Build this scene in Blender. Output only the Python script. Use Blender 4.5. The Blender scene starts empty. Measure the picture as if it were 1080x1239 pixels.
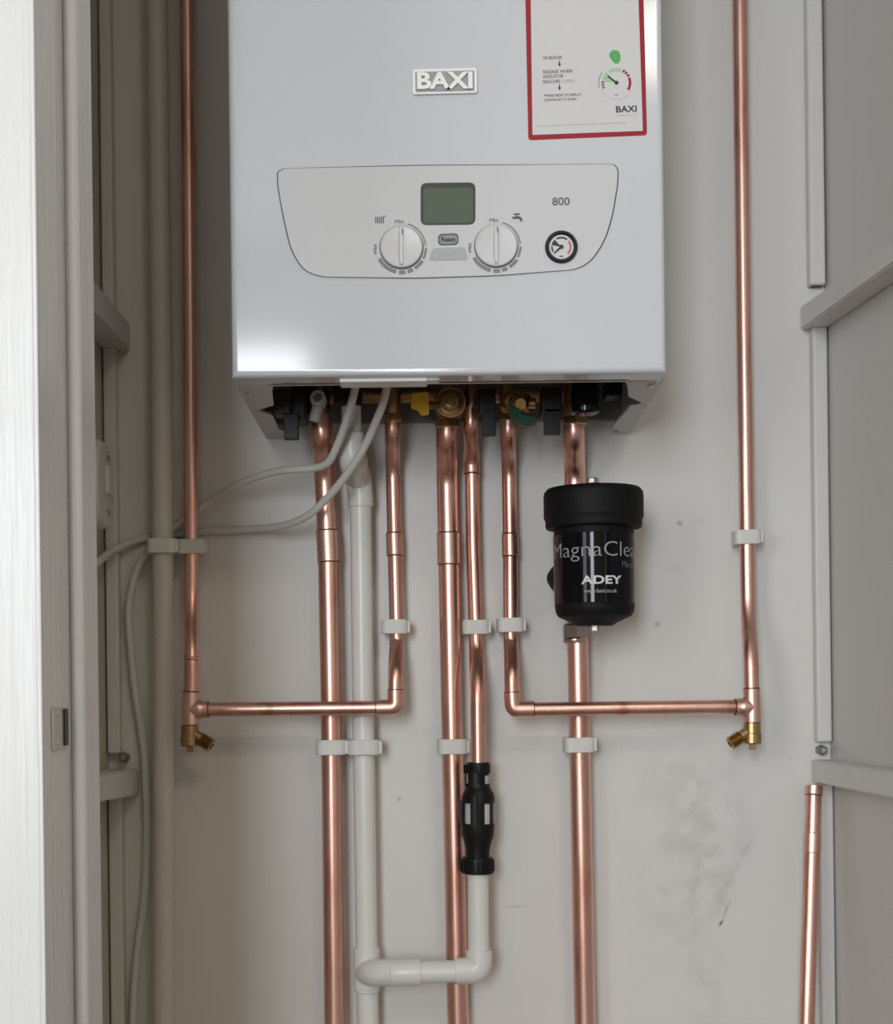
import bpy, bmesh, math, random
from mathutils import Vector, Matrix

random.seed(7)
C = bpy.context.scene
COL = C.collection

# ---------------------------------------------------------------- camera
FPX = 1777.0                 # focal length in pixels of a 1080 x 1239 frame
PX0, PY0 = 505.0, 838.0      # principal point (shifted lens, level camera)
CAM_Y, CAM_Z = -1.6, 1.0     # the back wall is the plane y = 0
ROLL = math.radians(0.7)
cs, sn = math.cos(ROLL), math.sin(ROLL)
cam = bpy.data.cameras.new('camera')
cam.sensor_fit = 'VERTICAL'
cam.sensor_width = 36; cam.sensor_height = 36
cam.lens = FPX / 1239 * 36
cam.shift_x = (540 - PX0) / 1239
cam.shift_y = (PY0 - 619.5) / 1239
cam.clip_start = 0.02
camo = bpy.data.objects.new('camera', cam)
COL.objects.link(camo)
camo.matrix_world = Matrix(((cs, sn, 0, 0), (0, 0, -1, CAM_Y), (-sn, cs, 0, CAM_Z), (0, 0, 0, 1)))
C.camera = camo

# ---------------------------------------------------------------- world, light, exposure
w = bpy.data.worlds.new('world'); C.world = w; w.use_nodes = True
bg = w.node_tree.nodes['Background']
bg.inputs[0].default_value = (0.80, 0.88, 1.0, 1); bg.inputs[1].default_value = 1.0
ROOM_Y = -4.2                # the window wall behind the camera
WIN = (-1.05, -0.38, 0.86, 2.24)
la = bpy.data.lights.new('window_light', 'AREA'); la.shape = 'RECTANGLE'
la.size = WIN[1] - WIN[0]; la.size_y = WIN[3] - WIN[2]
la.energy = 53; la.color = (0.87, 0.945, 1.0)
lo = bpy.data.objects.new('window_light', la); COL.objects.link(lo)
lo.location = ((WIN[0] + WIN[1]) / 2, ROOM_Y - 0.03, (WIN[2] + WIN[3]) / 2)
lo.rotation_euler = (math.radians(90), 0, 0)
SIDE_FILL = (-3.75, -2.35, 0.9, 2.2)   # added fill lamp at the room's left, no window there: y range, z range
lb = bpy.data.lights.new('side_fill_light', 'AREA'); lb.shape = 'RECTANGLE'
lb.size = SIDE_FILL[1] - SIDE_FILL[0]; lb.size_y = SIDE_FILL[3] - SIDE_FILL[2]
lb.energy = 24; lb.color = (0.87, 0.945, 1.0)
lbo = bpy.data.objects.new('side_fill_light', lb); COL.objects.link(lbo)
lbo.location = (-1.79, (SIDE_FILL[0] + SIDE_FILL[1]) / 2, (SIDE_FILL[2] + SIDE_FILL[3]) / 2)
lbo.rotation_euler = (math.radians(90), 0, math.radians(-90))
lc = bpy.data.lights.new('ceiling_fill_light', 'AREA'); lc.shape = 'DISK'; lc.size = 0.5  # added warm fill lamp, brightens the door frame's inner faces
lc.energy = 9; lc.color = (1.0, 0.90, 0.76)
lco = bpy.data.objects.new('ceiling_fill_light', lc); COL.objects.link(lco)
lco.location = (0.7, -2.5, 2.57)

vs = C.view_settings
vs.view_transform = 'Standard'; vs.look = 'None'; vs.gamma = 1.0; vs.use_curve_mapping = False
vs.exposure = 0.15


# ---------------------------------------------------------------- projection helper
def W(px, py, d):
    """the point seen at pixel (px, py), d metres in front of the camera"""
    u = (px - PX0) / FPX * d; v = -(py - PY0) / FPX * d
    return Vector((u * cs + v * sn, CAM_Y + d, CAM_Z - u * sn + v * cs))


# ---------------------------------------------------------------- materials
def new_mat(name):
    m = bpy.data.materials.new(name); m.use_nodes = True
    return m, m.node_tree.nodes, m.node_tree.links, m.node_tree.nodes['Principled BSDF']


def mat(name, col, rough=0.5, metal=0.0, var=0.06, scale=40, bump=0.0, bscale=(60, 60, 60), coat=0.0, spec=0.5):
    m, N, L, B = new_mat(name)
    B.inputs['Roughness'].default_value = rough
    B.inputs['Metallic'].default_value = metal
    B.inputs['Specular IOR Level'].default_value = spec
    B.inputs['Coat Weight'].default_value = coat
    tc = N.new('ShaderNodeTexCoord')
    nz = N.new('ShaderNodeTexNoise'); nz.inputs['Scale'].default_value = scale; nz.inputs['Detail'].default_value = 4
    L.new(tc.outputs['Object'], nz.inputs['Vector'])
    mx = N.new('ShaderNodeMix'); mx.data_type = 'RGBA'
    mx.inputs[6].default_value = [c * (1 - var) for c in col] + [1]
    mx.inputs[7].default_value = [min(1, c * (1 + var)) for c in col] + [1]
    L.new(nz.outputs['Fac'], mx.inputs[0]); L.new(mx.outputs[2], B.inputs['Base Color'])
    if bump:
        mp = N.new('ShaderNodeMapping'); mp.inputs['Scale'].default_value = bscale
        L.new(tc.outputs['Object'], mp.inputs[0])
        n2 = N.new('ShaderNodeTexNoise'); n2.inputs['Scale'].default_value = 1; n2.inputs['Detail'].default_value = 3
        L.new(mp.outputs[0], n2.inputs['Vector'])
        b = N.new('ShaderNodeBump'); b.inputs['Strength'].default_value = bump; b.inputs['Distance'].default_value = 0.002
        L.new(n2.outputs['Fac'], b.inputs['Height']); L.new(b.outputs[0], B.inputs['Normal'])
    return m


def copper_mat(name, c1, c2, c3, r0, r1):
    m, N, L, B = new_mat(name)
    B.inputs['Metallic'].default_value = 1.0
    tc = N.new('ShaderNodeTexCoord')
    mp = N.new('ShaderNodeMapping'); mp.inputs['Scale'].default_value = (60, 60, 9)
    L.new(tc.outputs['Object'], mp.inputs[0])
    n1 = N.new('ShaderNodeTexNoise'); n1.inputs['Scale'].default_value = 1; n1.inputs['Detail'].default_value = 5
    L.new(mp.outputs[0], n1.inputs['Vector'])
    cr = N.new('ShaderNodeValToRGB')
    cr.color_ramp.elements[0].position = 0.30; cr.color_ramp.elements[0].color = (*c3, 1)
    cr.color_ramp.elements[1].position = 0.72; cr.color_ramp.elements[1].color = (*c1, 1)
    e = cr.color_ramp.elements.new(0.46); e.color = (*c2, 1)
    L.new(n1.outputs['Fac'], cr.inputs[0]); L.new(cr.outputs[0], B.inputs['Base Color'])
    n2 = N.new('ShaderNodeTexNoise'); n2.inputs['Scale'].default_value = 25; n2.inputs['Detail'].default_value = 3
    L.new(tc.outputs['Object'], n2.inputs['Vector'])
    mr = N.new('ShaderNodeMapRange'); mr.inputs['To Min'].default_value = r0; mr.inputs['To Max'].default_value = r1
    L.new(n2.outputs['Fac'], mr.inputs['Value']); L.new(mr.outputs[0], B.inputs['Roughness'])
    b = N.new('ShaderNodeBump'); b.inputs['Strength'].default_value = 0.06; b.inputs['Distance'].default_value = 0.001
    L.new(n1.outputs['Fac'], b.inputs['Height']); L.new(b.outputs[0], B.inputs['Normal'])
    return m


def wall_mat(name, col, marks=(), rough=0.42, streak=(14, 14, 3)):
    """old gloss paint with brush marks, filler lumps and dirt smudges and broad darker patches"""
    m, N, L, B = new_mat(name)
    B.inputs['Roughness'].default_value = rough
    tc = N.new('ShaderNodeTexCoord')
    n1 = N.new('ShaderNodeTexNoise'); n1.inputs['Scale'].default_value = 4; n1.inputs['Detail'].default_value = 5
    L.new(tc.outputs['Object'], n1.inputs['Vector'])
    mx = N.new('ShaderNodeMix'); mx.data_type = 'RGBA'
    mx.inputs[6].default_value = [c * 0.94 for c in col] + [1]
    mx.inputs[7].default_value = [c * 1.05 for c in col] + [1]
    L.new(n1.outputs['Fac'], mx.inputs[0])
    last = mx.outputs[2]
    nd = N.new('ShaderNodeTexNoise'); nd.inputs['Scale'].default_value = 38; nd.inputs['Detail'].default_value = 6
    L.new(tc.outputs['Object'], nd.inputs['Vector'])
    rp = N.new('ShaderNodeMapRange'); rp.inputs['From Min'].default_value = 0.42; rp.inputs['From Max'].default_value = 0.72
    L.new(nd.outputs['Fac'], rp.inputs['Value'])
    for (x, z, rx, rz, rot, amt, soft) in marks:
        mp = N.new('ShaderNodeMapping'); mp.vector_type = 'TEXTURE'
        mp.inputs['Location'].default_value = (x, 0, z)
        mp.inputs['Rotation'].default_value = (0, rot, 0)
        mp.inputs['Scale'].default_value = (rx, 10, rz)
        L.new(tc.outputs['Object'], mp.inputs[0])
        g = N.new('ShaderNodeTexGradient'); g.gradient_type = 'SPHERICAL'
        L.new(mp.outputs[0], g.inputs[0])
        mu = N.new('ShaderNodeMath'); mu.operation = 'MULTIPLY'; L.new(g.outputs['Fac'], mu.inputs[0])
        if soft: L.new(rp.outputs[0], mu.inputs[1])
        else: mu.inputs[1].default_value = 1.6
        m2 = N.new('ShaderNodeMath'); m2.operation = 'MULTIPLY'; m2.use_clamp = True
        L.new(mu.outputs[0], m2.inputs[0]); m2.inputs[1].default_value = amt * (0.8 if soft else 1.0)
        k = N.new('ShaderNodeMix'); k.data_type = 'RGBA'
        L.new(m2.outputs[0], k.inputs[0]); L.new(last, k.inputs[6]); k.inputs[7].default_value = (0.13, 0.12, 0.11, 1)
        last = k.outputs[2]
    L.new(last, B.inputs['Base Color'])
    mp = N.new('ShaderNodeMapping'); mp.inputs['Scale'].default_value = streak
    L.new(tc.outputs['Object'], mp.inputs[0])
    n2 = N.new('ShaderNodeTexNoise'); n2.inputs['Scale'].default_value = 1; n2.inputs['Detail'].default_value = 4
    L.new(mp.outputs[0], n2.inputs['Vector'])
    b = N.new('ShaderNodeBump'); b.inputs['Strength'].default_value = 0.35; b.inputs['Distance'].default_value = 0.004
    L.new(n2.outputs['Fac'], b.inputs['Height']); L.new(b.outputs[0], B.inputs['Normal'])
    return m


def mk(px, py, rx, ry, rot, amt, soft=True):
    p = W(px, py, 1.6)
    return (p.x, p.z, rx / 1110, ry / 1110, rot, amt, soft)


WALL = wall_mat('wall_paint', (0.735, 0.72, 0.695), [
    mk(845, 1065, 75, 130, 0.25, 0.42), mk(835, 960, 75, 90, -0.3, 0.34), mk(885, 1060, 8, 75, 0.5, 0.45),
    mk(855, 1200, 40, 60, 0.0, 0.3), mk(872, 1117, 2.5, 6, 0.6, 0.7, False), mk(878, 1102, 1.6, 18, 0.4, 0.3, False),
    mk(508, 628, 6, 9, 0.3, 0.9), mk(822, 633, 5, 4, 0, 0.4, False), mk(850, 630, 8, 6, 0, 0.4), mk(815, 690, 14, 8, 0, 0.5),
    mk(798, 612, 2, 16, 0, 0.5), mk(483, 967, 4, 4, 0, 0.25, False), mk(545, 900, 60, 220, 0, 0.22),  # last one: tall faint darker patch behind the centre pipe
    mk(655, 745, 110, 60, 0, 0.18), mk(625, 1097, 20, 1.0, 0.0, 0.3, False), mk(795, 755, 5, 5, 0, 0.35, False)])  # first one: wide faint darker patch beside the filter
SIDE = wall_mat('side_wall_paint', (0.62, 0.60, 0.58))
WARMSHADE = wall_mat('warm_shade_side_paint', (0.58, 0.54, 0.46))  # warm brown shade of the left corner worked into the paint colour
GLOSS = wall_mat('gloss_white_paint', (0.72, 0.73, 0.75), rough=0.32, streak=(160, 160, 4))
TRIM = wall_mat('trim_paint', (0.66, 0.645, 0.62), rough=0.4, streak=(60, 60, 30))
ROOMM = mat('room_plaster', (0.66, 0.60, 0.52), 0.8)
FLOORM = mat('floor_carpet', (0.16, 0.115, 0.08), 0.9, var=0.2, scale=90)
COPPER = copper_mat('copper', (0.88, 0.57, 0.485), (0.82, 0.485, 0.40), (0.64, 0.32, 0.25), 0.28, 0.42)
COPPERF = copper_mat('copper_fitting', (0.88, 0.60, 0.51), (0.84, 0.53, 0.44), (0.74, 0.41, 0.33), 0.32, 0.44)
SOLDER = mat('tarnished_joint', (0.20, 0.10, 0.07), 0.45, 1.0)
BRASS = mat('brass', (0.50, 0.35, 0.16), 0.30, 1.0, var=0.3, scale=120)
DBRASS = mat('dull_brass', (0.42, 0.27, 0.15), 0.42, 1.0, var=0.35, scale=150)
CHROME = mat('chrome', (0.62, 0.58, 0.54), 0.2, 1.0)
NICKEL = mat('nickel_nut', (0.50, 0.44, 0.39), 0.26, 1.0, var=0.2)
WPLAS = mat('white_waste_plastic', (0.80, 0.80, 0.76), 0.32, var=0.03)
CLIPM = mat('grey_white_clip_plastic', (0.70, 0.70, 0.67), 0.45, var=0.05)
CABLE = mat('white_cable_sheath', (0.66, 0.65, 0.62), 0.45, var=0.04)
PAINTP = mat('painted_pipe', (0.63, 0.60, 0.555), 0.45, var=0.06, scale=18, bump=0.3, bscale=(90, 90, 12))
CASE = mat('white_casing_enamel', (0.645, 0.668, 0.715), 0.09, var=0.005)
PANEL = mat('panel_plastic', (0.62, 0.625, 0.655), 0.42, var=0.008)
KNOB = mat('knob_plastic', (0.66, 0.665, 0.69), 0.28, var=0.008)
GROOVE = mat('shadow_gap_grey', (0.10, 0.10, 0.115), 0.6)
PRINT = mat('grey_print', (0.13, 0.13, 0.15), 0.6)
BLACK = mat('black_plastic', (0.006, 0.006, 0.007), 0.45, var=0.1, spec=0.3)
BLACKG = mat('black_gloss_label', (0.004, 0.004, 0.006), 0.05, var=0.05, spec=0.22)
BLACKM = mat('black_matt_plastic', (0.005, 0.005, 0.006), 0.6, var=0.1, spec=0.22, bump=0.15, bscale=(500, 500, 500))
DARKG = mat('dark_grey_plastic', (0.020, 0.020, 0.022), 0.5, spec=0.3)
UNDER = mat('grey_steel_underside', (0.20, 0.195, 0.19), 0.5, 0.0, var=0.1)
GALV = mat('galvanised_plate', (0.62, 0.61, 0.60), 0.4, 0.0, var=0.05)
LCD = mat('green_display', (0.062, 0.098, 0.056), 0.4, var=0.06)
LCDF = mat('display_bezel', (0.030, 0.034, 0.032), 0.35)
BTN = mat('grey_button', (0.30, 0.31, 0.32), 0.5)
TRAP = mat('grey_cover', (0.44, 0.455, 0.46), 0.45)
INK = mat('black_ink', (0.02, 0.02, 0.025), 0.5)
NAVY = mat('navy_ink', (0.012, 0.018, 0.055), 0.5)
RED = mat('red_ink', (0.34, 0.018, 0.034), 0.5, spec=0.3)
GREENI = mat('green_ink', (0.10, 0.42, 0.11), 0.5)
PALEG = mat('pale_green_ink', (0.36, 0.60, 0.36), 0.5)
STICK = mat('sticker_white', (0.66, 0.66, 0.67), 0.4, var=0.01)
LGREY = mat('pale_grey_ink', (0.45, 0.45, 0.46), 0.5)
YELLOW = mat('yellow_plastic', (0.90, 0.50, 0.02), 0.4)
GREENP = mat('green_plastic', (0.006, 0.06, 0.035), 0.5, spec=0.25)
WINK = mat('white_ink', (0.66, 0.66, 0.68), 0.5)
SILVER = mat('silver_badge', (0.72, 0.73, 0.75), 0.30, 0.7, var=0.02)
GLASS, _N, _L, _B = new_mat('clear_window_plastic')
_B.inputs['Base Color'].default_value = (0.93, 0.94, 0.93, 1); _B.inputs['Roughness'].default_value = 0.15
_B.inputs['Transmission Weight'].default_value = 0.55; _B.inputs['IOR'].default_value = 1.3


# ---------------------------------------------------------------- mesh helpers
def finish(name, bm, m, parent=None, smooth=35, solid=True):
    if solid: bmesh.ops.recalc_face_normals(bm, faces=bm.faces[:])
    me = bpy.data.meshes.new(name); bm.to_mesh(me); bm.free()
    me.materials.append(m)
    me.shade_smooth(); me.set_sharp_from_angle(angle=math.radians(smooth))
    o = bpy.data.objects.new(name, me); COL.objects.link(o)
    wn = o.modifiers.new('weighted_normals', 'WEIGHTED_NORMAL'); wn.keep_sharp = True; wn.weight = 100
    if parent is not None:
        o.parent = parent
        base = BASE.get(parent.name, Vector())
        for v in me.vertices: v.co -= base
        BASE[o.name] = base if parent.name in BASE else Vector()
    return o


BASE = {}


def thing(name, label, cat, base=(0, 0, 0), group=None):
    """an Empty at the base of a thing; its parts keep world coordinates minus that base"""
    o = bpy.data.objects.new(name, None); COL.objects.link(o)
    o.empty_display_size = 0.02; o.location = base
    o['label'] = label; o['category'] = cat
    if group: o['group'] = group
    BASE[o.name] = Vector(base)
    return o


def tag(o, label, cat, group=None):
    o['label'] = label; o['category'] = cat
    if group: o['group'] = group
    return o


def struct(o):
    o['kind'] = 'structure'; return o


def box(bm, lo, hi, bev=0.0, seg=2, edges=None):
    r = bmesh.ops.create_cube(bm, size=1.0)
    lo = Vector(lo); hi = Vector(hi)
    for v in r['verts']:
        v.co = Vector([lo[i] + (v.co[i] + 0.5) * (hi[i] - lo[i]) for i in range(3)])
    if bev:
        es = set(e for v in r['verts'] for e in v.link_edges)
        if edges: es = [e for e in es if edges(e)]
        bmesh.ops.bevel(bm, geom=list(es), offset=bev, segments=seg, affect='EDGES', profile=0.5)
    return r['verts']


def frame_for(ax):
    ax = ax.normalized()
    t = Vector((1, 0, 0)) if abs(ax.x) < 0.9 else Vector((0, 0, 1))
    a = ax.cross(t).normalized(); b = ax.cross(a).normalized()
    return a, b


def lathe(bm, prof, o, ax, seg=40, flats=False):
    """prof: (radius, height) pairs along the axis from o"""
    o = Vector(o); ax = Vector(ax).normalized(); a, b = frame_for(ax)
    rings = []
    for r, h in prof:
        if r < 1e-6: rings.append([bm.verts.new(o + ax * h)])
        else: rings.append([bm.verts.new(o + ax * h + (a * math.cos(2 * math.pi * k / seg) + b * math.sin(2 * math.pi * k / seg)) * r) for k in range(seg)])
    for r0, r1 in zip(rings, rings[1:]):
        if len(r0) == 1 and len(r1) == 1: continue
        for k in range(seg):
            k2 = (k + 1) % seg
            if len(r0) == 1: bm.faces.new((r0[0], r1[k2], r1[k]))
            elif len(r1) == 1: bm.faces.new((r0[k], r0[k2], r1[0]))
            else: bm.faces.new((r0[k], r0[k2], r1[k2], r1[k]))
    for ring in (rings[0], rings[-1]):
        if len(ring) > 1: bm.faces.new(ring)


def cyl(bm, p0, p1, r, seg=32, ch=0.0):
    p0 = Vector(p0); p1 = Vector(p1); h = (p1 - p0).length
    pr = [(r, 0), (r, h)] if not ch else [(r - ch, 0), (r, ch), (r, h - ch), (r - ch, h)]
    lathe(bm, pr, p0, p1 - p0, seg)


def fillet(pts, br):
    out = [pts[0]]
    for i in range(1, len(pts) - 1):
        p = pts[i]; a = pts[i - 1] - p; b = pts[i + 1] - p
        k = min(br, a.length * 0.48, b.length * 0.48)
        if a.normalized().dot(b.normalized()) < -0.99995: out.append(p); continue
        s = p + a.normalized() * k; e = p + b.normalized() * k
        n = 9
        for j in range(n + 1):
            t = j / n
            out.append(s * (1 - t) ** 2 + p * 2 * t * (1 - t) + e * t * t)
    out.append(pts[-1]); return out


def tube(bm, pts, r, br=0.02, seg=28, hollow=0.0):
    P = fillet([Vector(p) for p in pts], br)
    T = [(P[min(i + 1, len(P) - 1)] - P[max(i - 1, 0)]).normalized() for i in range(len(P))]
    a, _ = frame_for(T[0]); rings = []
    for p, t in zip(P, T):
        a = (a - t * a.dot(t)).normalized(); b = t.cross(a)
        rings.append([bm.verts.new(p + (a * math.cos(2 * math.pi * k / seg) + b * math.sin(2 * math.pi * k / seg)) * r) for k in range(seg)])
    for r0, r1 in zip(rings, rings[1:]):
        for k in range(seg): bm.faces.new((r0[k], r0[(k + 1) % seg], r1[(k + 1) % seg], r1[k]))
    bm.faces.new(rings[0][::-1]); bm.faces.new(rings[-1])


def plate(bm, px, d, t, rounded=0.0, n=6, back=False):
    """outline in photo pixels standing upright at distance d, extruded t metres away from the camera (or towards it)"""
    P = [W(x, y, d) for x, y in px]
    poly_plate(bm, P, t, rounded, n)


def poly_plate(bm, P, t, rounded=0.0, n=6):
    if rounded:
        Q = []
        m = len(P)
        for i in range(m):
            p = P[i]; a = P[i - 1] - p; b = P[(i + 1) % m] - p
            k = min(rounded, a.length * 0.49, b.length * 0.49)
            s = p + a.normalized() * k; e = p + b.normalized() * k
            for j in range(n + 1):
                u = j / n; Q.append(s * (1 - u) ** 2 + p * 2 * u * (1 - u) + e * u * u)
        P = Q
    f = [bm.verts.new(p) for p in P]; g = [bm.verts.new(p + Vector((0, t, 0))) for p in P]
    ff = bm.faces.new(f); bm.faces.new(g[::-1])
    for i in range(len(P)):
        j = (i + 1) % len(P)
        bm.faces.new((f[i], g[i], g[j], f[j]))
    return ff


def arc_seg(bm, c, r0, r1, a0, a1, y, t=0.0005, n=10):
    """ring sector facing the room; angles in degrees clockwise from twelve o'clock; c = (x, z)"""
    A = [math.radians(a0 + (a1 - a0) * k / n) for k in range(n + 1)]
    P = [Vector((c[0] + math.sin(a) * r1, y, c[1] + math.cos(a) * r1)) for a in A]
    P += [Vector((c[0] + math.sin(a) * r0, y, c[1] + math.cos(a) * r0)) for a in reversed(A)]
    poly_plate(bm, P, t)


def text_bm(s, size, extrude=0.0002, spacing=1.0, offset=0.0, xs=1.0, shear=0.0):
    cu = bpy.data.curves.new('t', 'FONT'); cu.body = s; cu.size = size; cu.extrude = extrude
    cu.space_character = spacing; cu.offset = offset; cu.align_x = 'CENTER'; cu.resolution_u = 3; cu.shear = shear
    o = bpy.data.objects.new('t', cu); COL.objects.link(o)
    dg = bpy.context.evaluated_depsgraph_get()
    me = bpy.data.meshes.new_from_object(o.evaluated_get(dg))
    bpy.data.objects.remove(o); bpy.data.curves.remove(cu)
    bm = bmesh.new(); bm.from_mesh(me); bpy.data.meshes.remove(me)
    ys = [v.co.y for v in bm.verts]; xx = [v.co.x for v in bm.verts]
    cy = (min(ys) + max(ys)) / 2; cx = (min(xx) + max(xx)) / 2
    for v in bm.verts: v.co = Vector(((v.co.x - cx) * xs, v.co.y - cy, v.co.z))
    bmesh.ops.triangulate(bm, faces=bm.faces[:])
    return bm


def text(name, s, cx, cy, d, wpx, hpx, m, parent, rot=0.0, ex=0.0002, bold=0.0):
    """lettering centred on photo pixel (cx, cy), wpx wide and hpx high, facing the room; rot in radians clockwise"""
    bm = text_bm(s, 1.0, 0.0, offset=bold)
    x = max(v.co.x for v in bm.verts) * 2; y = max(v.co.y for v in bm.verts) * 2
    k = d / FPX
    c = W(cx, cy, d); cr, sr = math.cos(rot), math.sin(rot)
    r = bmesh.ops.extrude_face_region(bm, geom=bm.faces[:])
    vs_ = [g for g in r['geom'] if isinstance(g, bmesh.types.BMVert)]
    up = set(vs_)
    for v in bm.verts:
        a = v.co.x / x * wpx * k; b = v.co.y / y * hpx * k
        v.co = c + Vector((a * cr + b * sr, -ex if v in up else 0.0, -a * sr + b * cr))
    return finish(name, bm, m, parent, smooth=20)


def one(name, m, parent, fn, *a, **k):
    bm = bmesh.new(); fn(bm, *a, **k)
    return finish(name, bm, m, parent)


# ================================================================ SETTING
XL = W(131, 838, 1.6).x
XR = W(1003, 838, 1.6).x
ZT = 2.45
FR = -0.6                     # plane of the cupboard's front (depth 1.0)
# back wall: two boards with a fine open joint
bm = bmesh.new()
gx = W(424, 900, 1.6).x
box(bm, (XL - 0.05, 0.0, 0), (gx - 0.0003, 0.012, ZT), 0.0002, 1)
box(bm, (gx + 0.0003, 0.0, 0), (XR + 0.05, 0.012, ZT), 0.0002, 1)
box(bm, (XL - 0.05, 0.0007, 0), (XR + 0.05, 0.05, ZT))
struct(finish('wall_back', bm, WALL))
one_ = lambda n, m, lo, hi, bev=0.0: struct(one(n, m, None, box, lo, hi, bev))
one_('wall_left', WARMSHADE, (XL - 0.05, FR + 0.0, 0), (XL, 0.0, ZT))
one_('wall_right', SIDE, (XR, FR + 0.0, 0), (XR + 0.05, 0.0, ZT))
# front partition with the cupboard's doorway
XJ = W(82, 838, 0.927).x       # face of the left frame reveal (architrave plane)
XJR = 0.40
bm = bmesh.new()
box(bm, (-1.8, FR - 0.02, 0), (XJ - 0.04, FR + 0.06, 2.5))
box(bm, (XJR + 0.02, FR - 0.02, 0), (1.7, FR + 0.06, 2.5))
box(bm, (XJ - 0.04, FR - 0.02, 2.2), (XJR + 0.02, FR + 0.06, 2.5))
struct(finish('wall_front', bm, ROOMM))
# room
one_('floor', FLOORM, (-1.8, ROOM_Y, -0.05), (1.7, 0.05, 0.0))
one_('ceiling', ROOMM, (-1.8, ROOM_Y, 2.6), (1.7, 0.05, 2.65))
one_('wall_room_left', ROOMM, (-1.85, ROOM_Y, 0), (-1.8, 0.05, 2.6))
one_('wall_room_right', ROOMM, (1.7, ROOM_Y, 0), (1.75, 0.05, 2.6))
bm = bmesh.new()
box(bm, (-1.8, ROOM_Y - 0.02, 0), (WIN[0], ROOM_Y, 2.6)); box(bm, (WIN[1], ROOM_Y - 0.02, 0), (1.7, ROOM_Y, 2.6))
box(bm, (WIN[0], ROOM_Y - 0.02, 0), (WIN[1], ROOM_Y, WIN[2])); box(bm, (WIN[0], ROOM_Y - 0.02, WIN[3]), (WIN[1], ROOM_Y, 2.6))
struct(finish('wall_window_side', bm, ROOMM))
# door frame on the left: architrave, reveal and stop, all vertical members
xa = W(50, 838, 0.927).x
xs0 = W(80, 838, 1.0).x
xs1 = W(101, 838, 1.0).x
bm = bmesh.new()
box(bm, (xa - 0.13, FR - 0.073, 0), (xa, FR - 0.02, 2.3), 0.004, 3)       # architrave
struct(finish('trim_1', bm, GLOSS))
bm = bmesh.new()
box(bm, (xa - 0.03, FR - 0.0725, 0), (xa + 0.0005, FR + 0.05, 2.3), 0.002, 2)   # jamb lining
struct(finish('trim_2', bm, GLOSS))
bm = bmesh.new()
box(bm, (xa, FR, 0), (xs1, FR + 0.053, 2.3), 0.006, 4)                    # door stop with rounded arris
struct(finish('trim_3', bm, GLOSS))
bm = bmesh.new()
box(bm, (XJR, FR - 0.06, 0), (XJR + 0.10, FR + 0.05, 2.3), 0.004, 3)
struct(finish('trim_4', bm, GLOSS))
bm = bmesh.new()
box(bm, (xa - 0.13, FR - 0.06, 2.2), (XJR + 0.10, FR + 0.05, 2.3), 0.004, 3)
struct(finish('trim_5', bm, GLOSS))
# strike plate let into the reveal
z0, z1 = W(68, 907, 0.96).z, W(68, 856, 0.96).z
sp = thing('strike_plate', 'small metal strike plate with a dark keeper hole in the white door frame', 'strike plate', (xa, FR - 0.035, z0))
bm = bmesh.new()
box(bm, (xa + 0.0005, FR - 0.052, z0), (xa + 0.0022, FR - 0.013, z1), 0.0006, 1)
finish('plate', bm, mat('painted_over_metal', (0.55, 0.55, 0.53), 0.35, 0.3), sp)
bm = bmesh.new()
box(bm, (xa + 0.002, FR - 0.026, z0 + 0.002), (xa + 0.0034, FR - 0.016, z1 - 0.001), 0.0004, 1)
finish('keeper_hole', bm, INK, sp)
for zz in (z0 + 0.004, z1 - 0.004):
    bm = bmesh.new(); lathe(bm, [(0.0022, 0), (0.0015, 0.0008), (0, 0.001)], (xa + 0.0021, FR - 0.040, zz), (1, 0, 0), 14)
    finish('screw', bm, CHROME, sp)

# corner mouldings either side (each in the lengths the photo shows)
def corner_strip(n, x0, x1, ya, yb, side):
    za = W((x0 + x1) / 2, ya, 1.59).z if ya is not None else ZT
    zb = W((x0 + x1) / 2, yb, 1.59).z if yb is not None else 0.0
    X0 = W(x0, 838, 1.59).x; X1 = W(x1, 838, 1.59).x
    bm = bmesh.new(); box(bm, (X0, -0.016, zb), (X1, 0.0, za), 0.003, 3)
    o = struct(finish('trim_%d' % n, bm, TRIM))
    if yb is not None and yb < 838:      # dark inset, the hollow end's shade put in as colour
        bm = bmesh.new(); box(bm, (X0 + 0.003, -0.0125, zb - 0.0003), (X1 - 0.003, -0.004, zb + 0.001)); finish('end_shade_inset', bm, INK, o)
corner_strip(6, 984, 1003.5, None, 346, 1)
corner_strip(7, 986, 1004.5, 396, 898, 1)
corner_strip(8, 988, 1005, 948, None, 1)
corner_strip(9, 130, 145, None, 372, -1)
corner_strip(10, 130, 146, 412, 912, -1)
corner_strip(11, 130, 147, 962, None, -1)

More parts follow.
